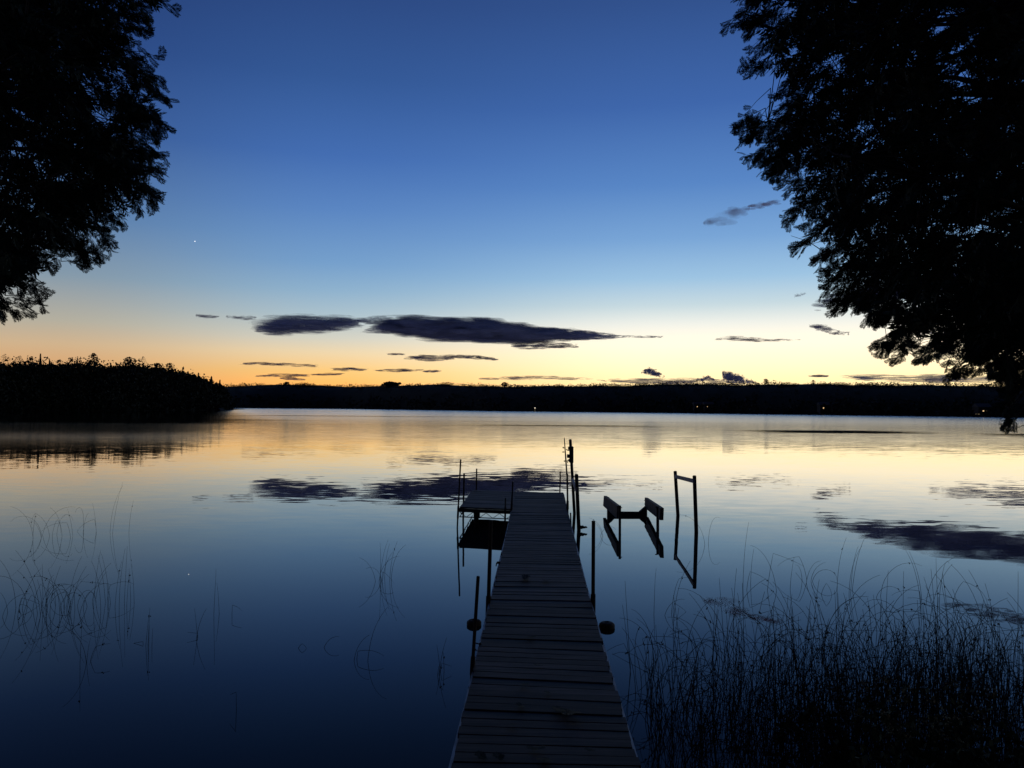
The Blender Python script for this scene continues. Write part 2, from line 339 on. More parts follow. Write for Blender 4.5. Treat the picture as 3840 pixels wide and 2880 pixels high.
# ------------------------------------------------------------------ left promontory wood
LS = [(-2500, 1575), (-600, 1550), (0, 1541), (420, 1540.5), (600, 1539.5), (740, 1538.5), (840, 1537.5), (868, 1537)]
def lshore(px): return G(px, float(np.interp(px, [a for a, _ in LS], [b for _, b in LS])))
LSK = [(-2500, 1300), (-600, 1330), (0, 1366), (100, 1364), (200, 1372), (330, 1366), (420, 1378), (480, 1368), (560, 1378), (640, 1386), (700, 1402), (740, 1415), (790, 1434), (825, 1447), (845, 1468), (868, 1512)]
def lsk(px): return float(np.interp(px, [a for a, _ in LSK], [b for _, b in LSK]))
mb = MB(); cols = list(range(-2500, 860, 40))+[868]; rows = [(0, -1.0), (.5, .25), (6, .8), (25, 1.2), (90, 2.0)]
for px in cols:
    S = lshore(px); d = Vector((S.x, S.y, 0)).normalized()
    for (f, z) in rows:
        g = f*(S.y/140)**.9; mb.v.append((S.x+d.x*g, S.y+d.y*g, z))
nr = len(rows)
for i in range(len(cols)-1):
    for j in range(nr-1): mb.f.append((i*nr+j, (i+1)*nr+j, (i+1)*nr+j+1, i*nr+j+1))
tag(mb.build('terrain', M_HILL, smooth=True), kind='structure')
mb = MB()                                    # low sand spit running off the point
a = G(815, 1538.5); b = G(922, 1534.5); n_ = 12
for i in range(n_+1):
    t = i/n_; c = a.lerp(b, t); w = 8*(1-t)**.6+.5; z = 1.6*(1-t)**.7+.12
    mb.v += [(c.x, c.y-w, -.3), (c.x, c.y, z), (c.x, c.y+w, -.3)]
for i in range(n_):
    for j in (0, 1): mb.f.append((i*3+j, i*3+3+j, i*3+4+j, i*3+1+j))
tag(mb.build('spit', M_HILL, smooth=True), kind='structure')
Cs, Ss = [], []
for i in range(2000):
    px = random.uniform(-1500, 862) if i % 3 == 0 else random.uniform(-100, 864)
    S = lshore(px); d = np.array([S.x, S.y])/math.hypot(S.x, S.y); g = random.random()**1.2*18*(S.y/140)**.8
    x, y = S.x+d[0]*g, S.y+d[1]*g; ztop = P(px, lsk(px), y).z
    h = ztop*(random.uniform(.35, .75) if g < 5 else random.uniform(.78, 1.03)); n = 110
    if random.random() < .07 and g > 5: h = ztop*random.uniform(1.04, 1.17); n = 60
    r = h*random.uniform(.2, .42)
    con = random.random() < .22; t = rng.random(n); a = rng.random(n)*6.283; k = rng.random(n)**.5
    rad = r*((1-t)**.9 if con else np.sqrt(np.clip(1-(2*t-1)**2, 0, 1)))
    z = h*(.02+.98*t)
    Cs.append(np.stack([x+rad*k*np.cos(a), y+rad*k*np.sin(a), .2+z], 1)); Ss.append(np.full(n, .55*(S.y/140)**.85)*rng.uniform(.6, 1.3, n))
tag(quads('shore_wood', leafquads(np.concatenate(Cs), np.concatenate(Ss)), M_NEARW), 'dense dark wood filling the promontory down to the water', 'wood', kind='stuff')
for (px, top, wd, kind, lab) in [
    (20, 1332, 70, 'bare', 'hazy thin-leaved tree at the very left end of the promontory skyline'),
    (75, 1338, 50, 'bare', 'thin-topped tree just right of the leftmost bare tree on the promontory'),
    (118, 1340, 40, 'bare', 'wispy bare-topped tree close left of the tall pointed conifer'),
    (152, 1327, 34, 'cone', 'tall pointed dark conifer rising highest near the left end of the promontory'),
    (186, 1350, 50, 'cone', 'squat dark conifer just right of the tallest pointed conifer'),
    (225, 1352, 60, 'bare', 'low sparse tree in the dip between the conifers and the twin-topped tree'),
    (290, 1345, 60, 'bare', 'sparse see-through tree close left of the tall broadleaf tree'),
    (352, 1325, 62, 'round', 'tall round-headed broadleaf tree standing over the middle of the promontory'),
    (415, 1362, 40, 'cone', 'small conifer in the skyline dip right of the tall broadleaf tree'),
    (486, 1339, 90, 'round', 'biggest broad-crowned dark tree right of the middle of the promontory'),
    (537, 1341, 50, 'bare', 'pale bare-branched tree close right of the biggest broad crown'),
    (592, 1362, 66, 'round', 'left half of the rounded dome of trees before the slope to the point'),
    (636, 1362, 66, 'round', 'right half of the rounded dome of trees, open twigs at its edge'),
    (684, 1388, 44, 'bare', 'spiky open-branched tree leaning out at the foot of the rounded dome'),
    (705, 1392, 40, 'cone', 'dark conifer where the skyline starts falling to the point'),
    (744, 1398, 34, 'cone', 'narrow conifer midway down the falling skyline'),
    (793, 1411, 40, 'cone', 'bushy conifer near the tip of the promontory'),
    (825, 1425, 26, 'cone', 'last small conifer at the tip of the promontory')]:
    S = lshore(px); g = 9*(S.y/140)**.8; d = Vector((S.x, S.y, 0)).normalized(); x, y = S.x+d.x*g, S.y+d.y*g
    tp = P(px, top, y); x = tp.x; r = wd/2950*y*.5; e = empty('conifer' if kind == 'cone' else 'tree', (x, y, 1), lab, 'conifer' if kind == 'cone' else 'tree', 'trees along the promontory skyline')
    h = tp.z-1
    ls = .42*(S.y/140)**.7
    if kind == 'cone': crown((x, y, 1), h, r*1.9, 1100, ls*.8, M_NEARW, e, .5, 'cone'); trunkmesh((x, y, 1), h, .18, e)
    elif kind == 'round': crown((x, y, 1), h, r*1.1, 900, ls, M_NEARW, e, .4, 'round'); trunkmesh((x, y, 1), h*.95, .25, e, 8, r)
    else: crown((x, y, 1), h*1.02, r*1.25, 1000, ls*.42, M_NEARW, e, .5, 'vase'); trunkmesh((x, y, 1), h, .16, e, 22, r*.8)

# ------------------------------------------------------------------ lights on the far shore
S = far_shore(2006); Y = S.y-2; b = P(2006, 1541, Y)
e = empty('lamp_post', (b.x, Y, 0), 'white dock lamp on a short post at the far waterline, left of the cradle', 'lamp')
mb = MB(); t_ = P(2006, 1531, Y); mb.tube([(b.x, Y, -.5), (b.x, Y, t_.z)], .09, 8); mb.build('post', M_PALE, e)
mb = MB(); mb.ell((b.x, Y, t_.z+.3), (.5, .5, .5)); mb.build('lamp', M_LAMP, e, True)
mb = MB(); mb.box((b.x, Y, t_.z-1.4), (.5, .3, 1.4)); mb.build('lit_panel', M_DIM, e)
for (px, py, wpx, mt, lab, extra) in [
    (2615, 1525, 3, M_WARM, 'faintly lit cabin low in the far wood, left one of the dim pair', 0), (2653, 1525, 2, M_WARM, 'faintly lit cabin low in the far wood, right one of the dim pair', 0),
    (3089, 1530, 5, M_WARM, 'cabin with the brightest warm window on the far shore', 1), (3688, 1541, 5, M_WARM, 'cabin with an orange window beside the hanging cedar branch', 2)]:
    S = far_shore(px); Y = S.y+(4 if extra else 6); q = P(px, py, Y); s = Y/2950
    w, hgt = max(6, s*34), max(3, q.z+1.6)
    x0 = q.x+s*6; gz = .2
    e = empty('cabin', (x0, Y, gz), lab, 'cabin', 'lit cabins along the far shore')
    mb = MB(); mb.box((x0, Y+2.6, gz+hgt/2), (w, 5, hgt)); wall = mb.build('wall', M_WALL, e)
    mb = MB(); z = gz+hgt
    mb.add([(x0-w*.56, Y-.3, z), (x0+w*.56, Y-.3, z), (x0+w*.56, Y+5.5, z), (x0-w*.56, Y+5.5, z), (x0-w*.56, Y+2.6, z+1.8), (x0+w*.56, Y+2.6, z+1.8)], [(0, 1, 5, 4), (2, 3, 4, 5), (1, 2, 5), (3, 0, 4), (3, 2, 1, 0)]); mb.build('roof', M_ROOF, e)
    mb = MB(); mb.box((q.x, Y+.04, q.z), (s*wpx, .12, s*wpx*.8)); mb.build('window', mt, e)
    if extra:
        mb = MB(); mb.box((q.x+s*13, Y+.04, q.z-.2), (s*4, .12, s*4)); mb.build('window', M_DIM, e)
    if extra == 2:
        mb = MB(); mb.box((q.x-s*22, Y+.04, q.z-s*12), (s*16, .12, s*2.5)); mb.build('window', M_DIM, e)
# bright planet
q = ray(731, 905).normalized()*20000+CAM
mb = MB(); mb.ell(q, (11, 11, 11)); tag(mb.build('evening_star', M_STAR, smooth=True), 'single bright white evening star above the left cedar tips', 'star')

# ------------------------------------------------------------------ clouds
def cloudmat(name, c, dens, sc_):
    m_, n, l, b = mat(name); b.inputs['Base Color'].default_value = c+(1,); b.inputs['Roughness'].default_value = 1; b.inputs['Specular IOR Level'].default_value = 0
    lw = n.new('ShaderNodeNewGeometry'); dp = n.new('ShaderNodeVectorMath'); dp.operation = 'DOT_PRODUCT'; l.new(lw.outputs['Incoming'], dp.inputs[0]); l.new(lw.outputs['Normal'], dp.inputs[1])
    ab = n.new('ShaderNodeMath'); ab.operation = 'ABSOLUTE'; l.new(dp.outputs['Value'], ab.inputs[0])
    mp = n.new('ShaderNodeMapping'); mp.inputs['Scale'].default_value = sc_; l.new(lw.outputs['Position'], mp.inputs[0])
    ns = n.new('ShaderNodeTexNoise'); ns.inputs['Scale'].default_value = 1; ns.inputs['Detail'].default_value = 3; ns.inputs['Roughness'].default_value = .5; l.new(mp.outputs[0], ns.inputs['Vector'])
    pw = n.new('ShaderNodeMath'); pw.operation = 'POWER'; pw.inputs[1].default_value = 1.6; l.new(ab.outputs[0], pw.inputs[0])
    mr = n.new('ShaderNodeMapRange'); mr.inputs[1].default_value = .30; mr.inputs[2].default_value = .62; l.new(ns.outputs[0], mr.inputs[0])
    mu = n.new('ShaderNodeMath'); mu.operation = 'MULTIPLY'; l.new(pw.outputs[0], mu.inputs[0]); l.new(mr.outputs[0], mu.inputs[1])
    m2 = n.new('ShaderNodeMath'); m2.operation = 'MULTIPLY'; m2.use_clamp = True; m2.inputs[1].default_value = dens; l.new(mu.outputs[0], m2.inputs[0]); l.new(m2.outputs[0], b.inputs['Alpha'])
    return m_
CM1 = cloudmat('dusk_cloud', (.62, .68, .86), .5, (.004, .004, .022)); CM2 = cloudmat('thin_pink_cloud', (1, .82, .92), .22, (.003, .003, .010)); CM3 = cloudmat('small_cloud', (.66, .62, .74), .62, (.012, .012, .05))
CM4 = cloudmat('cumulus_cloud', (.66, .66, .8), .7, (.02, .02, .02)); CM5 = cloudmat('faint_cloud', (.7, .62, .74), .3, (.01, .01, .03))
def cloud(env, mt, lab, asp=6, n=None, D=7000, group=None, warp=1.0):   # env: [(px, top, bottom), ...]
    env = sorted(env); x0, x1 = env[0][0], env[-1][0]; X = [e[0] for e in env]
    T = [e[1] for e in env]; B = [e[2] for e in env]; mb = MB(); s = D/2950
    ph = [random.uniform(0, 6.28) for _ in range(6)]; xx0 = np.linspace(x0, x1, 60); wv = sum(np.sin((xx0-x0)/(x1-x0)*6.28*(k+1.5)*2+ph[k])/(k+2) for k in range(6))*.09; wv2 = sum(np.sin((xx0-x0)/(x1-x0)*6.28*(k+1.2)*2.3-ph[k])/(k+2) for k in range(6))*.13
    T0, B0 = np.interp(xx0, X, T), np.interp(xx0, X, B); l0 = np.clip((B0-T0-14)/20, 0, 1)*(B0-T0); T0, B0 = T0+.07*l0, B0-.09*l0; X = list(xx0); T = list(T0+wv*(B0-T0)*warp); B = list(B0+wv2*(B0-T0)*warp)
    area = sum((X[i+1]-X[i])*((B[i]-T[i])+(B[i+1]-T[i+1]))/2 for i in range(len(X)-1)); th = area/(x1-x0)
    n = n or int(min(520, max(20, 12*(x1-x0)/(th*asp*.5))))
    if mt in (CM2, CM5): n = min(n, 36)
    tries = 0; k = 0
    while k < n and tries < n*20:
        tries += 1; px = random.uniform(x0, x1); t, bt = np.interp(px, X, T), np.interp(px, X, B); loc = bt-t
        if random.random() > loc/th+.25: continue
        rz = max(1.2, loc*random.uniform(.15, .34)); rx = rz*asp*random.uniform(.6, 1.3); rx = min(rx, (x1-x0)*.3)
        rx = min(rx, max(px-x0, 3)*1.3, max(x1-px, 3)*1.3)
        py = t+rz*.8+max(bt-t-rz*1.6, .1)*random.betavariate(.75, .75); c = P(px, py, D+random.uniform(-1, 1)*th*s*3)
        mb.ell(c, (rx*s, max(rx, rz)*s*.7, rz*s), 10, 7, .10); k += 1
    for _ in range(0 if mt in (CM2, CM5) else int(n*(.9 if asp > 2.2 else .2))):               # ragged fringe of small shreds
        px = random.uniform(x0, x1); t, bt = np.interp(px, X, T), np.interp(px, X, B); loc = bt-t; rz = random.uniform(.05, .14)*loc+.5; rx = rz*asp*random.uniform(.8, 2.2)
        py = random.choice([t, bt])+random.gauss(0, .07)*loc; mb.ell(P(px, py, D+random.uniform(-1, 1)*th*s), (rx*s, rx*s*.7, rz*s), 8, 5, .12)
    o = mb.build('cloud', mt, smooth=True); return tag(o, lab, 'cloud', group)
cloud([(1358, 1239, 1246), (1410, 1226, 1248), (1470, 1203, 1252), (1556, 1190, 1259), (1616, 1193, 1268), (1745, 1193, 1282), (1874, 1207, 1284), (1985, 1228, 1284), (2088, 1230, 1279), (2180, 1240, 1275), (2260, 1250, 1269), (2330, 1259, 1265), (2484, 1261, 1266)], CM1, 'long dark lens-shaped cloud, the largest in the sky above the dock', 6, 600, warp=.5)
cloud([(960, 1238, 1241), (990, 1222, 1246), (1050, 1188, 1252), (1180, 1188, 1246), (1285, 1194, 1236), (1345, 1200, 1216)], CM1, 'dark ragged cloud touching the left end of the largest cloud', 6, 150)
cloud([(1330, 1196, 1206), (1375, 1190, 1214), (1420, 1186, 1216), (1470, 1194, 1208)], CM1, 'small dark wisp bridging the two big dark clouds', 6)
cloud([(735, 1178, 1188), (770, 1178, 1198), (820, 1184, 1197)], CM5, 'faint tuft of cloud farthest left, high over the promontory', 4)
cloud([(848, 1182, 1194), (900, 1180, 1202), (960, 1186, 1200)], CM5, 'faint ragged wisp left of the two big dark clouds', 4)
cloud([(1916, 1292, 1300), (2000, 1284, 1308), (2080, 1284, 1300), (2165, 1290, 1296)], CM3, 'small dark cloud tucked under the belly of the largest cloud', 7)
cloud([(2060, 1298, 1304), (2110, 1296, 1304), (2168, 1299, 1302)], CM3, 'tiny dark streak just right under the belly of the largest cloud', 8)
cloud([(1515, 1341, 1345), (1590, 1332, 1352), (1640, 1334, 1352), (1740, 1338, 1342)], CM3, 'short dark double streak above the middle of the far shore, left part', 7)
cloud([(1650, 1332, 1336), (1720, 1331, 1340), (1790, 1334, 1346), (1868, 1347, 1352)], CM3, 'short dark streak above the middle of the far shore, right part sloping down', 7)
cloud([(1455, 1327, 1330), (1485, 1324, 1331), (1516, 1327, 1330)], CM3, 'tiny dark dash of cloud above the short double streak', 6)
cloud([(912, 1361, 1366), (960, 1359, 1367), (1060, 1362, 1371), (1182, 1370, 1376)], CM3, 'thin grey streak sloping down over the gap beside the promontory', 12)
cloud([(960, 1409, 1412), (1050, 1402, 1412), (1148, 1405, 1411)], CM3, 'thin dark streak low above the tip of the promontory', 10)
cloud([(1050, 1417, 1420), (1090, 1415, 1424), (1144, 1422, 1426)], CM3, 'smallest streak just above the far trees beside the promontory', 8)
cloud([(1095, 1402, 1408), (1125, 1402, 1412), (1160, 1408, 1412)], CM5, 'faint smudge between two low streaks near the promontory', 6)
cloud([(1170, 1404, 1407), (1230, 1399, 1407), (1280, 1401, 1406)], CM3, 'thin dark streak low in the orange glow, second from the promontory', 10)
cloud([(1250, 1382, 1388), (1310, 1379, 1390), (1375, 1384, 1388)], CM3, 'dark streak in the orange glow left of the longest low streak', 9)
cloud([(1410, 1388, 1391), (1490, 1384, 1394), (1585, 1387, 1391)], CM3, 'straight dark streak in the yellow glow left of the dock end', 10)
cloud([(1588, 1390, 1394), (1618, 1387, 1396), (1655, 1390, 1393)], CM3, 'tiny dark dash right of the straight streak in the yellow glow', 6)
cloud([(1795, 1419, 1423), (1930, 1412, 1424), (2050, 1411, 1422), (2225, 1421, 1425)], CM3, 'long thin dark streak close above the far trees over the dock end', 11, 60)
cloud([(2240, 1424, 1428), (2330, 1421, 1434), (2450, 1420, 1442), (2650, 1422, 1442), (2760, 1426, 1440), (2850, 1433, 1440)], CM1, 'long low dark bank lying on the far ridge under the puffy clouds', 8, 90, 6800)
cloud([(2405, 1395, 1402), (2430, 1376, 1404), (2450, 1382, 1411), (2492, 1408, 1417)], CM4, 'small dark puff like a leaning triangle, alone over the far ridge', 1.5, 70)
cloud([(2710, 1390, 1430), (2728, 1386, 1432), (2750, 1400, 1436), (2775, 1404, 1436), (2800, 1420, 1438), (2835, 1430, 1438)], CM4, 'dark cumulus tower with a knobbly top standing on the far ridge', 1.2, 110)
cloud([(2612, 1420, 1430), (2640, 1409, 1426), (2660, 1408, 1426), (2680, 1420, 1430)], CM4, 'little dark tuft just left of the cumulus tower', 1.6, 40)
cloud([(2686, 1270, 1274), (2760, 1262, 1276), (2840, 1270, 1280), (2930, 1273, 1279), (3002, 1272, 1276)], CM3, 'thin dark streak at middle height in the bright sky left of the right cedar', 10, 50)
cloud([(3035, 1218, 1226), (3075, 1214, 1236), (3120, 1232, 1254), (3150, 1244, 1254), (3182, 1246, 1258)], CM3, 'slanting grey wisp hanging left of the lower boughs of the right cedar', 3, 50)
cloud([(2640, 826, 862), (2690, 800, 862), (2750, 768, 836), (2810, 768, 800)], CM2, 'faint pinkish streak high in the blue beside the right cedar', 3)
cloud([(2800, 770, 790), (2860, 756, 784), (2930, 744, 768)], CM2, 'very faint wisp running from the pinkish streak into the right cedar', 4)
cloud([(2978, 1104, 1115), (3000, 1098, 1112), (3022, 1097, 1104)], CM2, 'tiny pinkish tuft left of the right cedar, above the slanting wisp', 2.5, 30)
cloud([(3040, 1160, 1170), (3100, 1107, 1150), (3180, 1085, 1140), (3300, 1062, 1132), (3500, 1025, 1122), (3840, 975, 1095), (4500, 930, 1060)], CM1, 'big dark cloud bank mostly hidden behind the right cedar', 4, 260)
cloud([(3480, 1240, 1255), (3600, 1222, 1262), (3800, 1210, 1268), (4200, 1200, 1260)], CM1, 'faint slate streak behind the lower boughs of the right cedar, under the hidden bank', 5)
cloud([(3520, 815, 838), (3620, 795, 838), (3840, 752, 806), (4300, 690, 770)], CM3, 'smooth reddish cloud hidden high behind the right cedar', 5, 40)
cloud([(3140, 1410, 1414), (3230, 1406, 1422), (3400, 1408, 1434), (3600, 1404, 1436), (3900, 1406, 1438)], CM1, 'long low dark bank on the far ridge running behind the right cedar', 8, 110)
cloud([(3034, 1409, 1412), (3070, 1406, 1414), (3106, 1408, 1412)], CM3, 'tiny dark dash just left of the long bank behind the right cedar', 6)

# ------------------------------------------------------------------ dock
ZD = .453
LE = [(1640, 3080), (1684.6, 2880), (1764.6, 2565), (1821, 2335), (1856, 2180), (1887, 2050), (1898, 2005), (1918, 1912), (1938, 1845)]
RE = [(2460, 3080), (2402, 2880), (2312, 2592), (2236, 2335), (2195, 2184), (2163, 2056), (2151, 2009), (2127, 1914), (2112, 1845)]
def edge(E_, y): return float(np.interp(y, [e[1] for e in E_][::-1], [e[0] for e in E_][::-1]))
dock = empty('dock', (.1, 12, 0), 'long narrow weathered board dock running straight out into the lake', 'dock')
brk = [(3075, 3075), (2560, 2588), (2180, 2184), (2050, 2056), (2005, 2009), (1912, 1914), (1845, 1846)]
pitch = [.137, .137, .142, .142, .142, .142]
lp, rp_ = None, None
for s in range(6):
    (l0, r0), (l1, r1) = brk[s], brk[s+1]
    a = G(edge(LE, l0), l0, ZD); b = G(edge(RE, r0), r0, ZD); c = G(edge(LE, l1), l1, ZD); d = G(edge(RE, r1), r1, ZD)
    if s == 0:                               # carry the first section back to the bank
        a = a+(a-c)*.35; b = b+(b-d)*.35
    L = ((c-a).length+(d-b).length)/2; n = max(3, round(L/pitch[s])); mb = MB()
    for i in range(n):
        g = .0095/L
        t0, t1 = i/n+g*random.uniform(.75, 1.05), (i+1)/n-g*random.uniform(.75, 1.05); dz = random.gauss(0, .0022); w = (b-a).normalized(); e0, e1 = random.uniform(-.012, .012), random.uniform(-.012, .012)
        tl = random.gauss(0, .0015)
        q = [a.lerp(c, t0)+w*e0, b.lerp(d, t0)+w*e1, a.lerp(c, t1)+w*e0, b.lerp(d, t1)+w*e1]
        zz = [dz-tl, dz+tl, dz-tl, dz+tl]; th = .034
        vs = []
        for k in (0, 1, 2, 3):
            vs += [q[k]+Vector((0, 0, zz[k]-th)), q[k]+Vector((0, 0, zz[k]))]
        mb.hexa([vs[0], vs[1], vs[2], vs[3], vs[4], vs[5], vs[6], vs[7]])
    if s == 1 or s == 2:
        pass
    sec = mb.build('deck_section', M_DECK, dock)
    for (p, q, sg) in ((a, c, -1), (b, d, 1)):
        w = (b-a).normalized()*sg; mb = MB(); dn = Vector((0, 0, -.115)); st = (q-p).normalized()*.01
        mb.beam(p+w*.004+dn+st, q+w*.004+dn-st, .035, .15); mb.build('side_rail', M_ALU, sec)
def pole(par, top, bot, Y, wpx, name='pole', mt=M_PIPE, bracket=None, zb=-.7, n=10, kink=None):
    a = P(*top, Y); b = P(*bot, Y); r = wpx/2950*Y/2; d = (b-a)
    e = a+d*((zb-a.z)/d.z); mb = MB(); pts = [e, a] if not kink else [e, P(*kink, Y), a]; mb.tube(pts, r, n)
    # small chamfered cap
    u = (a-e).normalized(); mb.tube([a+u*.0005, a+u*.006], [r*.97, r*.75], n)
    o = mb.build(name, mt, par)
    if bracket:
        y0, y1 = bracket; f0 = (y0-top[1])/(bot[1]-top[1]); f1 = (y1-top[1])/(bot[1]-top[1])
        mb = MB(); mb.tube([a+d*f0, a+d*f1], r*1.35, n); mb.build('bracket', M_PIPE, o)
    return o
pole(dock, (1793, 2163), (1770, 2530), 6.75, 13.5, bracket=(2462, 2530))
pole(dock, (1841, 1953), (1830, 2311), 9.1, 15, bracket=(2236, 2340))
pole(dock, (2225.5, 1955), (2224, 2245), 9.1, 14, bracket=(2228, 2330))
pole(dock, (2101, 1769), (2099.5, 1843), 20.7, 5)
pole(dock, (1923, 1807), (1917, 1930), 17.0, 6, bracket=(1880, 1926))
pole(dock, (2139.5, 1924), (2141, 1965), 15.4, 5.5)
pole(dock, (2127, 1778), (2128.5, 1890), 17.2, 7, bracket=(1878, 1910))
# little gadgets on the side rail
mb = MB(); q = G(1872, 2110, ZD); mb.box(q+Vector((-.01, 0, 0)), (.05, .03, .03)); mb.tube([q+Vector((-.035, 0, 0)), q+Vector((-.045, 0, -.05))], .008, 6); mb.build('rail_bolt', M_PIPE, dock)
mb = MB(); q = G(1801, 2416, ZD)
mb.tube([q+Vector((0, 0, .0)), q+Vector((-.05, 0, .012)), q+Vector((-.06, 0, -.03)), q+Vector((-.035, 0, -.06))], .007, 6); mb.ell(q+Vector((0, 0, .005)), (.014, .014, .01)); mb.build('cleat', M_PIPE, dock)

# slim rod clamped to the last right pole
rod = empty('rod', tuple(P(2127, 1880, 17.1)), 'slim leaning rod with knobs beside the winch post near the dock end', 'rod')
mb = MB(); mb.tube([P(2128, 1880, 17.1), P(2126.5, 1790, 17.1), P(2122, 1725, 17.1), P(2116, 1642, 17.1)], [.017, .017, .017, .009], 8); mb.build('shaft', M_PIPE, rod)
for (x0, y0, x1, y1) in ((2112.5, 1679, 2118, 1680), (2111.5, 1695, 2119, 1695), (2117, 1729, 2124, 1729)):
    mb = MB(); a, b = P(x0, y0, 17.1), P(x1, y1, 17.1); mb.ell(a, (.018, .018, .014)); mb.tube([a, b], .007, 6); mb.build('knob', M_PIPE, rod)

# ------------------------------------------------------------------ side platform
plat = empty('platform', (-1.2, 18.5, 0), 'square side platform on thin pipe legs joined to the dock end', 'platform')
fl, fr, bl, br = G(1724, 1901, ZD), G(1924, 1909, ZD), G(1773, 1837, ZD), G(1937, 1841, ZD)
mb = MB(); n = 20
for i in range(n):
    t0, t1 = i/n+.0015, (i+1)/n-.0015; dz = random.gauss(0, .002)
    q = [fl.lerp(bl, t0), fr.lerp(br, t0), fl.lerp(bl, t1), fr.lerp(br, t1)]; vs = []
    for k in range(4): vs += [q[k]+Vector((0, 0, dz-.034)), q[k]+Vector((0, 0, dz))]
    mb.hexa(vs)
mb.build('deck', M_DECK, plat)
mb = MB(); dn = Vector((0, 0, -.072))
mb.beam(fl+dn, fr+dn, .035, .075); mb.build('front_rail', M_POST, plat)
mb = MB(); mb.beam(fl+dn, bl+dn, .035, .075); mb.beam(bl+dn, br+dn, .035, .075); mb.build('side_rail', M_POST, plat)
Yf = fl.y
for (p, q, name) in ((fl, fr, 'truss'), (fl, bl, 'truss')):
    mb = MB(); lo = .235; a = Vector((p.x, p.y, lo)); b = Vector((q.x, q.y, lo)); mb.tube([a, b], .011, 6)
    n = 4; top = lambda t: p.lerp(q, t)+Vector((0, 0, -.11)); bot = lambda t: a.lerp(b, t)
    for i in range(n):
        mb.tube([top(i/n), bot((i+.5)/n)], .007, 5); mb.tube([bot((i+.5)/n), top((i+1)/n)], .007, 5)
    mb.build(name, M_PIPE, plat)
mb = MB(); a = P(1720, 1938, fl.y); b = P(1716, 1950, fl.y)
for (t, bt, Y, w, br_) in (((1727.5, 1724), (1716.5, 1945), fl.y-.02, 6, (1898, 1944)), ((1740.5, 1776), (1737, 1945), 18.7, 7, None), ((1787.5, 1758), (1785.5, 1900), bl.y+.05, 5.5, (1838, 1860)), ((1895.5, 1868), (1894, 1955), fr.y-.06, 5.5, (1900, 1955))):
    pole(plat, t, bt, Y, w, 'leg', bracket=br_)
mb = MB(); q = P(1788, 1930, fl.y+.6); mb.tube([q+Vector((-.07, 0, 0)), q+Vector((.07, 0, 0))], .085, 14); mb.build('roller', M_POST, plat)
mb = MB(); mb.tube([P(1786, 1925, fl.y+.62), P(1786, 2010, fl.y+.62)], .06, 8); mb.build('leg', M_POST, plat)

# ------------------------------------------------------------------ boat lift
lift = empty('boat_lift', (2.6, 18, 0), 'old wooden boat lift with four tall posts and two bunk boards right of the dock', 'boat lift')
def lpost(top, mid, Y, w, name='post'):
    a = P(*top, Y); b = P(*mid, Y); d = b-a; e = a+d*((-.9-a.z)/d.z); mb = MB(); r = w/2950*Y/2
    mb.tube([e, b, a], [r*1.08, r, r*.96], 12); u = (a-b).normalized(); mb.tube([a, a+u*.012], [r*.96, r*.7], 12); return mb.build(name, M_POST, lift)
lpost((2138.5, 1649), (2154, 1925), 19.9, 11.5); lpost((2161.7, 1780), (2170.5, 1985), 17.25, 14.5)
lpost((2532, 1768), (2542, 1930), 19.7, 13); lpost((2604, 1785), (2611, 1990), 17.1, 14.5)
def plank(p, q, hgt, th, mt, name):
    mb = MB(); mb.beam(p, q, th, hgt); return mb.build(name, mt, lift)
plank(P(2533, 1787, 19.6), P(2602, 1804, 16.98), .085, .035, M_PALE, 'crossbar')
plank(P(2146, 1800, 19.8), P(2162, 1838, 17.15), .10, .035, M_PALE, 'crossbar')
# bunk boards (thick planks on edge)
def bunk(p4, name='bunk_board'):
    tf, bf, tb, bb = p4; d = (tb-tf); x = Vector((d.y, -d.x, 0)).normalized()*.04; mb = MB()
    mb.hexa([bf-x, tf-x, bf+x, tf+x, bb-x, tb-x, bb+x, tb+x]); o = mb.build(name, M_WOOD, lift)
    bv = o.modifiers.new('b', 'BEVEL'); bv.width = .008; bv.segments = 2; return o
b1 = bunk((P(2321, 1897, 17.1), P(2319, 1945, 17.1), P(2270, 1859, 20.3), P(2267, 1897, 20.3)))
b2 = bunk((P(2483, 1905, 16.9), P(2481, 1951, 16.9), P(2424, 1866, 20.2), P(2426, 1907, 20.2)))
def spost(px, ytop, Y, w, ybot=None):
    a = P(px, ytop, Y); mb = MB(); s = w/2950*Y; mb.beam(Vector((a.x, a.y, -.8)), a, s, s, Vector((0, 1, 0))); return mb.build('bunk_post', M_POST, lift)
spost(2324.5, 1896, 16.98, 8.5); spost(2280.5, 1864, 19.75, 8); spost(2466.5, 1898, 17.3, 9.5); spost(2422.5, 1866, 20.2, 8)
Yb = 19.7
mb = MB(); a = P(2281, 1928, Yb); b = P(2424, 1928, Yb); mb.beam(Vector((a.x, Yb, .035)), Vector((b.x, Yb, .035)), .09, .105); mb.build('crossbeam', M_POST, lift)
for (x0, x1) in ((2279, 2304), (2425, 2399)):
    p0 = P(x0, 1912, Yb-.1); p1 = P(x1, 1912, Yb-.1); zt = .24; mb = MB(); y0, y1 = Yb-.07, Yb+.07
    mb.add([(p0.x, y0, -.02), (p1.x, y0, -.02), (p1.x, y0, .09), (p0.x, y0, zt), (p0.x, y1, -.02), (p1.x, y1, -.02), (p1.x, y1, .09), (p0.x, y1, zt)], [(0, 1, 2, 3), (7, 6, 5, 4), (0, 4, 5, 1), (1, 5, 6, 2), (2, 6, 7, 3), (3, 7, 4, 0)]); mb.build('gusset', M_POST, lift)
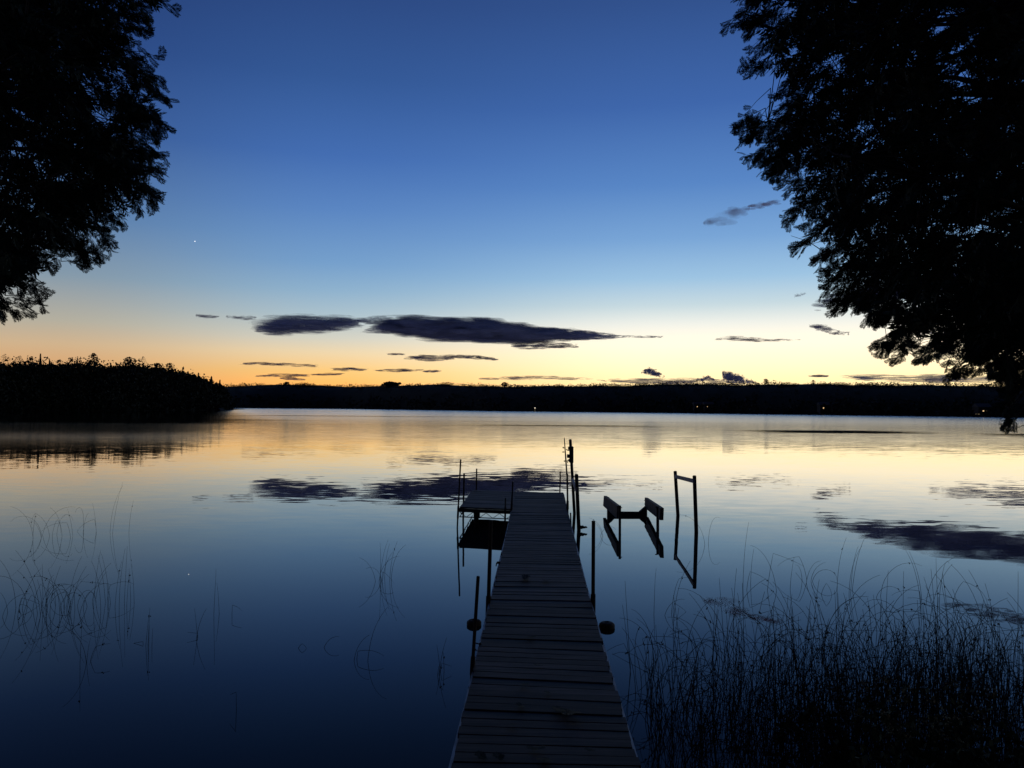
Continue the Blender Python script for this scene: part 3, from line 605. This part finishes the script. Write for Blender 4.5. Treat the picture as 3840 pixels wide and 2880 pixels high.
for (x0, y0, Y, sg) in ((2328, 1904, 16.95, 1), (2420, 1876, 20.1, -1), (2420, 1890, 20.1, -1), (2462, 1903, 17.2, -1)):
    q = P(x0, y0, Y); mb = MB(); mb.tube([q-Vector((sg*.02, 0, 0)), q+Vector((sg*.03, 0, 0))], .009, 6); mb.build('bolt', M_PIPE, lift)
# winch on the tall post
wy = 19.85
win = MB(); a = P(2133, 1672, wy); 
def wbox(x0, y0, x1, y1, Y, dpt, name, par, mt=M_POST, bev=.01):
    a, b = P(x0, y0, Y), P(x1, y1, Y); mb = MB(); mb.box(((a.x+b.x)/2, Y, (a.z+b.z)/2), (abs(b.x-a.x), dpt, abs(a.z-b.z))); o = mb.build(name, mt, par); m_ = o.modifiers.new('b', 'BEVEL'); m_.width = bev; m_.segments = 2; return o
hs = wbox(2136, 1674, 2149.5, 1735, wy-.08, .22, 'winch', lift)
wbox(2130.5, 1675, 2136, 1687, wy-.05, .12, 'bracket', hs); wbox(2126.5, 1704, 2136, 1717, wy-.05, .16, 'drum', hs); wbox(2132, 1722, 2138, 1732, wy-.05, .1, 'bracket', hs)
mb = MB(); mb.tube([P(2123, 1685, wy-.1), P(2128, 1688, wy-.1), P(2136, 1690, wy-.1)], .012, 6); mb.build('crank', M_PIPE, hs)
mb = MB(); mb.tube([P(2120, 1729, wy-.1), P(2128, 1729, wy-.1), P(2129, 1736, wy-.1)], .012, 6); mb.tube([P(2128, 1727, wy-.1), P(2137, 1722, wy-.1)], .014, 6); mb.build('crank', M_PIPE, hs)
mb = MB()
for i in range(7):
    t = i/6; q = P(2177+t*24, 1977+math.sin(i*2.2)*1.2, 17.15); r = .028*(1-t)**.8+.012; mb.ell((q.x, q.y, max(q.z, .03)), (r, r, r))
mb.tube([P(2176, 1978, 17.15), P(2201, 1979, 17.15)], .009, 6); mb.build('chain_hook', M_PIPE, lift)

# ------------------------------------------------------------------ buoys
for (px, py, wd, lab) in ((1777.7, 2343, 55, 'dark round buoy floating behind the nearest left dock pole'), (2275.7, 2354, 60, 'dark round buoy floating alone right of the dock')):
    g = G(px, py); s = g.y/2950; r = wd*s/2; e = empty('buoy', tuple(g), lab, 'buoy', 'round buoys beside the dock')
    mb = MB(); pr = [(0, .02), (.55, .0), (.86, .10), (.98, .30), (1, .45), (.95, .60), (.70, .72), (.3, .76), (.28, .70), (0, .70)]; n = 24; b0 = 0
    for (q, z) in pr:
        for k in range(n):
            an = 2*math.pi*k/n; ww = 1+.025*math.sin(k*2.6); mb.v.append((g.x+r*q*ww*math.cos(an), g.y+r*q*ww*math.sin(an), (z-.32)*r*1.65))
    for i in range(len(pr)-1):
        for k in range(n): mb.f.append((i*n+k, i*n+(k+1) % n, (i+1)*n+(k+1) % n, (i+1)*n+k))
    mb.build('float', M_BUOY, e, True)
    mb = MB(); mb.tube([(g.x-.02, g.y-.01, .70*r), (g.x-.02, g.y-.01, .79*r), (g.x+.02, g.y, .79*r), (g.x+.02, g.y, .70*r)], .005, 6); mb.build('ring', M_PIPE, e)

# ------------------------------------------------------------------ cedar foliage
def spray(seed, low=False):
    r_ = random.Random(seed); Q = []
    def leaf(p, d, L, w):
        nrm = np.array([-d[1], d[0]]); Q.append([p-nrm*w*.45, p+d*L*.5-nrm*w*.5, p+d*L, p+d*L*.5+nrm*w*.5])
    L = 1.0; seg = 5 if low else 10; ang = math.pi/2; p = np.array([0., 0.]); pts = []
    for i in range(seg):
        ang += r_.uniform(-.07, .07); d = np.array([math.cos(ang), math.sin(ang)]); pts.append((p.copy(), ang)); leaf(p, d, L/seg*1.25, .032*(1-.5*i/seg)); p = p+d*L/seg
    for i, (q, a) in enumerate(pts[1:], 1):
        sd = 1 if i % 2 else -1
        for s_ in ((sd, -sd) if i > 1 else (sd,)):
            t = i/seg; bl_ = (.46*math.sin(math.pi*(t*.82+.16))+.03)*r_.uniform(.75, 1.1); ba = a+s_*R(r_.uniform(36, 50)); q2 = q.copy(); k = 1 if low else 3
            for j in range(k):
                ba -= s_*.07; d = np.array([math.cos(ba), math.sin(ba)]); leaf(q2, d, bl_/k*1.3,   .12 if low else .049*(1-.4*j/k)); q2 = q2+d*bl_/k
                if j < k-1 and bl_ > .14 and not low:
                    for s3 in (1, -1):
                        la = ba+s3*R(r_.uniform(32, 46)); leaf(q2, np.array([math.cos(la), math.sin(la)]), bl_*.30*(1-j/k*.6), .045)
    Q = np.array(Q); z = -.25*Q[..., 1]**2+.06*np.sin(Q[..., 0]*9)   # droops towards its tip
    return np.concatenate([Q, z[..., None]], -1)
SPR = [spray(i) for i in range(8)]; LOW = [spray(i, True) for i in range(8)]
def unit(v): return v/np.maximum(np.linalg.norm(v, axis=-1, keepdims=True), 1e-9)
def cedar(base, height, rad, z0, poly, ntw, lab, gaps=(), seed=1, out_keep=.2, extra=()):
    g = np.random.default_rng(seed); rr = random.Random(seed); tips = []
    bx, by, bz = base
    while sum(len(t) for t in tips) < ntw:
        n = 6000; z = g.uniform(z0, height, n); a = g.uniform(0, 2*np.pi, n); k = g.uniform(0, 1, n)**.45
        rm = rad*np.interp(z, [z0, z0+1.2, z0+3, height*.75, height], [.55, .9, 1, .8, .1]); p = np.stack([bx+rm*k*np.cos(a), by+rm*k*np.sin(a), z], 1)
        x, y, dp = proj(p); vis = (dp > .6) & (x > -150) & (x < 3990) & (y > -150) & (y < 3000); ok = inpoly(x, y, poly)
        for (gx, gy, gr, gs) in gaps: ok &= ~((((x-gx)/gr)**2+((y-gy)/gs)**2) < 1)
        keep = np.where(vis, ok, g.random(n) < out_keep) & (dp > 2.2) | ((dp <= 2.2) & (g.random(n) < .04) & (p[:, 1] < 1.0))
        nz = np.sin(3.3*p[:, 0]+1.3)*np.sin(2.9*p[:, 1]+seed)*np.sin(3.7*p[:, 2]+.5)+.6*np.sin(7.1*p[:, 0]+2*p[:, 2])*np.sin(6.3*p[:, 2]-1.7*p[:, 1]); keep &= nz > -.30
        tips.append(p[keep])
    T = np.concatenate(tips)[:ntw]
    if extra: T = np.concatenate([T, np.array([tuple(P(x+rr.uniform(-w_, w_), y+rr.uniform(-18, 18), rr.uniform(5.7, 6.3))) for x, y, w_, k_ in extra for _ in range(k_)])])
    out = np.stack([T[:, 0]-bx, T[:, 1]-by, np.zeros(len(T))], 1); out = unit(out)
    tree_ = empty('cedar_tree', (bx, by, bz), lab, 'cedar tree', 'cedars framing the view')
    Vs = []; tw = MB(); starts = []
    x, y, dp = proj(T); deep = np.ones(len(T), bool)
    for (ox, oy) in ((90, 0), (-90, 0), (0, 90), (0, -90), (60, 60), (-60, 60), (60, -60), (-60, -60)): deep &= inpoly(x+ox, y+oy, poly)
    deep |= ~((x > -100) & (x < 3940) & (y > -100))
    NS = 13
    for i in range(len(T)):
        small = extra and i >= ntw; L = rr.uniform(.10, .18) if small else rr.uniform(.26, .52); jit = g.normal(0, .35, 3); jit[2] *= .5; d = unit(out[i]+np.array([0, 0, rr.uniform(-.75, .15)])+jit*.7)
        tip = T[i]; st = tip-d*L+np.array([0, 0, L*.12]); starts.append((st, tip, d, L))
        nrm = unit(np.cross(d, g.normal(0, 1, 3)*np.array([.6, .6, .25])+np.array([0, 0, .2]))); side = unit(np.cross(nrm, d))
        tw.tube([Vector(st), Vector(st+(tip-st)*.5+np.array([0, 0, .02])), Vector(tip)], [.0045, .003, .0015], 3, False)
        for j in range(5 if small else NS):
            t = .12+.88*(j+rr.random()*.6)/(5 if small else NS); s_ = 1 if j % 2 else -1; p0 = st+(tip-st)*min(t, 1)
            dd = unit(d*rr.uniform(.6, 1.3)+side*s_*rr.uniform(.4, 1.3)*(1-t*.5)+np.array([0, 0, -rr.uniform(.1, 1.2)])+g.normal(0, .32, 3)); sz = rr.uniform(.075, .15)
            nn = unit(np.cross(dd, side)+g.normal(0, .5, 3)); sd = unit(np.cross(dd, nn)); nn = np.cross(sd, dd)
            k8 = rr.randrange(8); sz = sz*.8 if small else sz; S = (LOW if deep[i] else SPR)[k8]*(sz*1.25 if deep[i] else sz)
            Vs.append((p0, sd, dd, nn, S))
    # reject sprays that stick out of the crown's outline
    ends = np.array([v[0]+v[2]*v[4][..., 1].max()*.6 for v in Vs]); x, y, dp = proj(ends); vis = (dp > 2) & (x > -60) & (x < 3900) & (y > -60)
    ok = inpoly(x, y, poly)
    for (gx, gy, gr, gs) in gaps: ok &= ~((((x-gx)/gr)**2+((y-gy)/gs)**2) < .8)
    ok |= ~vis
    print('sprays', len(Vs), int(ok.sum()))
    arr = [v[0]+v[4][..., :1]*v[1]+v[4][..., 1:2]*v[2]+v[4][..., 2:3]*v[3] for v, k in zip(Vs, ok) if k]
    quads('crown', np.concatenate(arr), M_CEDAR, tree_)
    # trunk and limbs
    mb = MB(); mb.tube([(bx, by, bz-.3), (bx+.03, by, bz+.5), (bx-.05, by+.05, height*.5), (bx, by, height*.97)], [.26, .21, .14, .03], 12)
    ends_ = []
    order = list(range(len(starts))); rr.shuffle(order)
    for i in order[:90]:
        st = Vector(starts[i][0]); hz = math.hypot(st.x-bx, st.y-by); s0 = Vector((bx, by, max(bz+1.2, st.z-hz*rr.uniform(-.15, .45)))); pts = []
        for k in range(8):
            t = k/7; p = s0.lerp(st, t); p.z += math.sin(t*math.pi)*hz*.08; p += Vector((rr.gauss(0, .02), rr.gauss(0, .02), rr.gauss(0, .02)))*(1 if 0 < k < 7 else 0); pts.append(p)
        mb.tube(pts, [max(.006, .045*(1-k/7)**.8*min(1.2, hz/2)) for k in range(8)], 5, False); ends_ += pts[2:]
    E_ = np.array([tuple(p) for p in ends_])
    for (st, tip, d, L) in starts:
        dd = np.linalg.norm(E_-st, axis=1); j = dd.argmin()
        if dd[j] > .02 and dd[j] < 1.2:
            m2 = (E_[j]+st)/2+np.array([0, 0, -.03]); tw.tube([Vector(E_[j]), Vector(m2), Vector(st)], [.008, .006, .0045], 3, False)
    mb.build('trunk', M_BARK, tree_, True)
    tw.build('twigs', M_BARK, tree_)
Lz = [(-400, -400), (900, -400), (905, 45), (870, 85), (820, 100), (790, 20), (755, 20), (800, 100), (825, 132), (750, 162), (700, 172), (740, 215), (750, 240), (815, 258), (832, 300), (865, 360), (890, 420), (915, 455), (885, 500), (880, 570), (845, 545), (790, 500), (740, 470), (760, 540), (860, 580), (905, 605), (870, 640), (855, 712), (800, 680), (785, 730), (845, 770), (835, 885), (780, 890), (842, 905), (820, 950), (835, 1020), (750, 1052), (715, 990), (720, 1078), (690, 1105), (640, 1130), (600, 1140), (608, 1180), (585, 1250), (540, 1308), (490, 1330), (400, 1348), (345, 1305), (378, 1230), (310, 1272), (300, 1310), (265, 1358), (212, 1335), (205, 1400), (252, 1465), (232, 1500), (232, 1582), (150, 1608), (105, 1612), (60, 1570), (50, 1530), (30, 1592), (-400, 1600)]
PL = [(x*.7532, y*.7535) for x, y in Lz]
Rz1 = [(165, -600), (165, 5), (190, 30), (250, 10), (310, 20), (320, 90), (225, 75), (235, 110), (290, 120), (330, 150), (150, 140), (160, 200), (195, 280), (250, 295), (275, 250), (330, 240), (370, 300), (300, 320), (330, 370), (285, 385), (300, 480), (345, 530), (385, 545), (400, 500), (430, 545), (470, 575), (510, 650), (545, 700), (560, 790), (480, 810), (470, 850), (440, 840), (440, 760), (370, 703), (320, 705), (295, 740), (310, 818), (245, 820), (270, 930), (320, 980), (270, 1045), (270, 1095), (345, 1160), (395, 1170), (420, 1225), (445, 1165), (500, 1215), (520, 1230), (560, 1280), (600, 1340), (615, 1440), (560, 1455), (600, 1500), (660, 1590), (740, 1555), (780, 1580)]
Rz2 = [(305, 240), (330, 295), (400, 270), (440, 205), (490, 160), (540, 180), (520, 250), (435, 310), (470, 380), (490, 430), (380, 452), (380, 500), (440, 500), (480, 590), (540, 600), (560, 690), (600, 715), (640, 700), (690, 715), (700, 640), (740, 640), (740, 700), (670, 770), (690, 792), (740, 770), (770, 730), (800, 740), (850, 770), (880, 780), (840, 850), (832, 950), (890, 990), (930, 1020), (990, 1072), (1030, 1082), (1085, 1080), (1085, 1000), (1120, 940), (1180, 930), (1140, 1030), (1150, 1115), (1190, 1112), (1205, 1040), (1250, 1100), (1285, 1050), (1350, 1060), (1350, 1110), (1400, 1140), (1440, 1165), (1520, 1130), (1640, 1120), (1740, 1180), (1765, 1330), (1775, 1420), (1750, 1490), (1780, 1500), (1800, 1520), (1830, 1520), (1848, 1490), (1835, 1400), (1860, 1250), (1920, 1180), (2600, 1180), (2600, -2000)]
PR = [(2600+x*.5606, y*.5606) for x, y in Rz1]+[(2800+x*.5425, 800+y*.5425) for x, y in Rz2]
zg = lambda x, y: float(groundz(x, y))
cedar((-6.3, 7.0, zg(-6.3, 7.0)), 9.0, 4.0, 1.9, PL, 1800, 'dark cedar whose boughs hang into the upper left of the view', [(60, 560, 45, 22), (8, 655, 22, 10), (430, 350, 22, 40), (520, 255, 20, 22), (655, 340, 20, 25), (330, 770, 20, 10), (225, 690, 16, 20), (150, 730, 14, 12), (60, 870, 25, 14), (110, 1060, 16, 30)], 3)
cedar((6.6, 7.6, zg(6.6, 7.6)), 9.0, 5.6, 1.75, PR, 3500, 'dark cedar whose drooping boughs fill the upper right and reach the far shore line', [(3600, 300, 55, 30), (3640, 360, 40, 28), (3130, 230, 40, 36), (2925, 30, 60, 18), (2970, 200, 22, 30), (3680, 855, 50, 20), (3790, 870, 26, 16), (3290, 730, 30, 10), (3430, 745, 26, 14), (3390, 890, 30, 14), (2870, 220, 12, 26), (3010, 560, 30, 12), (3160, 480, 14, 10), (3450, 1270, 34, 26), (3610, 1360, 30, 16), (3800, 1330, 26, 16), (3330, 1230, 22, 20), (3390, 1140, 18, 14)], 5, extra=[(3690, 1300, 60, 9), (3740, 1370, 40, 6), (3745, 1350, 40, 4), (3760, 1400, 30, 4), (3765, 1450, 20, 3), (3775, 1500, 18, 2), (3785, 1550, 22, 3), (3790, 1590, 16, 2), (3752, 1575, 8, 1), (3800, 1260, 60, 4)])

# sprigs lying on the dock boards
for (px, py, s, lab) in [(2118, 2672, .24, 'largest fallen cedar sprig on the near dock boards'), (1962, 2572, .09, 'small dark sprig left of the dock middle, above the largest one'), (2056, 2602, .09, 'small dark sprig near the dock middle, above the largest one'), (1955, 2652, .09, 'thin dark twig on the boards left of the largest sprig'), (1921, 2722, .08, 'tiny sprig below and left of the largest one'), (2003, 2815, .10, 'rounded leaf clump near the bottom middle of the dock'), (1816, 2850, .11, 'leaf clump nearest the left edge of the dock'), (1880, 2852, .10, 'second leaf clump from the left along the nearest boards'), (2045, 2852, .11, 'right-hand leaf clump on the nearest boards'), (2215, 2820, .08, 'small leaf bit toward the right edge of the near dock'), (1985, 2395, .14, 'flat dark sprig on the boards between the two buoys'), (1970, 2172, .22, 'dark leaf litter lying along a board joint in the middle of the dock'), (2048, 2180, .12, 'small leaf litter beside the longer litter on the same board joint'), (2022, 2500, .07, 'speck of leaf on the boards below the buoys')]:
    g = G(px, py, ZD+.004); arr = []
    for k in range(3 if s > .09 else 2):
        a = random.uniform(0, 6.28); sd = np.array([math.cos(a), math.sin(a), .05]); dd = np.array([-math.sin(a), math.cos(a), .1]); S = SPR[k]*s*random.uniform(.6, 1); arr.append(np.array(g)+S[..., :1]*sd+S[..., 1:2]*dd+np.abs(S[..., 2:3])*.3*np.array([0, 0, 1])-dd*s*.3)
    o = quads('fallen_sprig', np.concatenate(arr)-np.array(g), M_CEDAR2); o.location = g+Vector((0, 0, .012)); tag(o, lab, 'sprig', 'cedar litter on the dock')

# ------------------------------------------------------------------ reeds
def stem(mb, x, y, h, az_, lean, bend, r=.0034, z0=-.1, kink=0):
    n = 11; p = Vector((x, y, z0)); th = lean; pts = [p.copy()]; L = h/n; rs = [r]
    kk = random.randint(4, 8) if kink else -1
    for i in range(n):
        t = (i+1)/n; th = lean+bend*t**1.8+(kink if i >= kk > 0 else 0); az_ += random.gauss(0, .04)
        p = p+Vector((math.sin(th)*math.cos(az_), math.sin(th)*math.sin(az_), math.cos(th)))*L*(1.0)
        if i > 4 and p.z < -.02: pts.append(p.copy()); rs.append(r*.5); break
        pts.append(p.copy()); rs.append(r*(1-.55*t))
    mb.tube(pts, rs, 4, False)
    if random.random() < .25 and len(pts) > 8:
        q = pts[-3]
        for k in range(3): mb.ell(q+Vector((random.uniform(-.012, .012), random.uniform(-.01, .01), random.uniform(-.015, .01))), (.006, .006, .008), 5, 3)
RW = sorted([(G(x, y, ZD).y, G(x, y, ZD).x) for x, y in RE]); RW = [(b_, a_) for a_, b_ in RW]
def reed_bunch(mb, gx, gy, n, h, spread, bmax, bmin=0, r=.0032, kinkp=.2, par=None):
    for _ in range(n):
        x = gx+random.gauss(0, spread); y = gy+random.gauss(0, spread*.8)
        if not par:
            e1 = float(np.interp(y, [p[1] for p in RW], [p[0] for p in RW]))
            if x < e1+.3: x = e1+.3+abs(random.gauss(0, .3))
        if par: mb = MB()
        stem(mb, x, y, h*random.uniform(.6, 1.25), random.choice([0, math.pi])+random.gauss(0, .7), random.uniform(0, .14), bmin+(bmax-bmin)*random.random()**(2.7 if par else 1.6), r, kink=random.uniform(.8, 2.0) if random.random() < kinkp else 0)
        if par: mb.build('stem', M_REED).parent = par
for (px, py, n, h, sp_, b0, b1, lab) in [
    (1440, 2175, 10, .62, .10, .3, 3.0, 'small tangled bunch of reeds alone left of the dock'),
    (425, 2265, 7, .75, .14, 0, .5, 'spiky bunch of straight reeds right of the dense left clump'),
    (250, 2275, 30, .70, .26, .3, 3.0, 'dense dark tangle of bent reeds near the left edge'),
    (120, 2290, 16, .8, .35, .5, 3.0, 'looser tangle of reeds hard by the left edge'),
    (150, 2015, 10, .9, .45, .8, 3.0, 'faint far reeds with rounded loops at the left edge'),
    (360, 2000, 8, .95, .30, .2, 2.8, 'faint far reeds with tall loops beside the leftmost ones'),
    (560, 2415, 5, .42, .05, 0, .6, 'short reeds standing in open water at left'),
    (340, 2480, 4, .5, .08, 0, .9, 'faint short reeds below the dense left clump'),
    (830, 2300, 3, .70, .12, .2, 1.5, 'three slim leaning reeds in open water left of middle'),
    (755, 2390, 3, .4, .04, 0, .8, 'short slim reeds just left of the leaning ones'),
    (925, 2275, 2, .12, .03, 0, .2, 'two stub reeds barely out of the water left of middle'),
    (1120, 2440, 2, .28, .08, 1.5, 3, 'low arched reeds in dark open water'),
    (1370, 2480, 3, .60, .10, .8, 2.6, 'one tall arched reed pair left of the near dock'),
    (1650, 2520, 5, .42, .05, 0, .6, 'slim upright reeds close left of the dock'),
    (890, 2670, 1, .3, .01, 0, .3, 'single short reed low in the dark water'),
    (2250, 2010, 3, .5, .05, 1.2, 2.8, 'thin arching reed by the right dock pole'),
    (2650, 2040, 2, .85, .05, 1.6, 3.1, 'ringed reed beside the right posts of the lift'),
    (2480, 2300, 4, .62, .08, .1, 1.5, 'few straight reeds between the buoy and the right posts'),
    (2830, 2200, 6, .95, .22, .2, 2.8, 'tall loose reeds standing right of the lift posts'),
    (3020, 2180, 5, .8, .20, .8, 3.1, 'looping reeds below the hidden cloud reflection, left group'),
    (3200, 2230, 7, .9, .25, .4, 3.1, 'looping reeds below the hidden cloud reflection, middle group'),
    (3480, 2270, 7, .95, .25, .4, 3.0, 'looping reeds below the hidden cloud reflection, right group')]:
    g = G(px, py); o = empty('reed_clump', (g.x, g.y, 0), lab, 'reeds', 'reed bunches standing in the water'); reed_bunch(None, 0, 0, n, h, sp_, b1, b0, par=o)
mb = MB(); dens = [(2450, 2500, 12, .30, .8), (2500, 2640, 22, .3, .85), (2640, 2560, 16, .4, .9), (2850, 2470, 30, .45, .85), (3000, 2560, 60, .45, .8), (2780, 2700, 50, .45, .8), (2600, 2760, 26, .4, .75), (2560, 2860, 34, .35, .65), (3150, 2500, 40, .5, .85), (3300, 2620, 150, .55, .75), (3550, 2620, 190, .6, .75), (3800, 2640, 200, .6, .75), (3050, 2740, 150, .5, .7), (3350, 2740, 190, .5, .75), (3650, 2760, 190, .5, .75), (2850, 2830, 110, .4, .6), (3150, 2860, 180, .45, .6), (3400, 2420, 22, .6, .9), (3650, 2450, 26, .6, .85), (3900, 2500, 60, .6, .85)]
for (px, py, n, sp_, h) in dens:
    g = G(px, py); reed_bunch(mb, g.x, g.y, n, h, sp_, 2.9, .0, r=.0033, kinkp=.12)
tag(mb.build('reeds', M_REED), 'thick stand of bent dark reeds along the right bank', 'reeds', kind='stuff')

# bank plants
def plant(x, y, h, n, lab, flowers=True):
    z = float(groundz(x, y)); z = max(z, 0); e = empty('bank_plant', (x, y, z), lab, 'plant', 'leafy plants on the near bank'); st = MB(); C, D_, fC = [], [], []
    for k in range(n):
        a = random.uniform(0, 6.28); sp2 = random.uniform(0, .3); hh = h*random.uniform(.6, 1.1); b = Vector((x+random.gauss(0, .12), y+random.gauss(0, .12), z-.05)); t = b+Vector((math.cos(a)*sp2, math.sin(a)*sp2, hh)); st.tube([b, b.lerp(t, .5)+Vector((0, 0, .04)), t], [.005, .004, .002], 4, False)
        for j in range(26): C.append(tuple(b.lerp(t, random.uniform(.15, 1))+Vector((random.gauss(0, .05), random.gauss(0, .05), random.gauss(0, .02)))))
        if flowers: quads('flower_head', leafquads(np.array([tuple(t+Vector((random.gauss(0, .03), random.gauss(0, .03), random.gauss(0, .02)))) for j in range(26)]), .016), M_FLOWER, e)
        for j in range(0): fC.append(tuple(t+Vector((random.gauss(0, .035), random.gauss(0, .035), random.gauss(0, .025)))))
    st.build('stem', M_REED, e); quads('leaves', leafquads(np.array(C), .055), M_PLANT, e)
for (px, py, h, n, lab, fl_) in [(3470, 2900, .72, 12, 'leafy plant with pale flower heads low in the right bank reeds', True), (3610, 2890, .70, 9, 'second leafy plant with yellowish flower heads, right of the pale-flowered one', True), (3300, 2960, .5, 10, 'low dark leafy plant at the bottom edge among the reeds', False), (3760, 2990, .45, 10, 'broad green plant at the bottom right corner', False), (3150, 3000, .45, 9, 'low plant at the bottom edge where the dense reeds begin', False), (3030, 2700, .35, 8, 'small leafy tuft among the reeds left of the flowering plants', False)]:
    g = G(px, py, .2); plant(g.x, g.y, h, n, lab, fl_)
C = []
for _ in range(9000):
    x = random.uniform(1.2, 9); y = random.uniform(1.5, 9)
    if groundz(x, y) > -.08: C.append((x, y, float(groundz(x, y))+random.uniform(0, .22)))
V = leafquads(np.array(C), .10); tag(quads('grass', V, M_PLANT), 'rough dark grass covering the right bank', 'grass', kind='stuff')
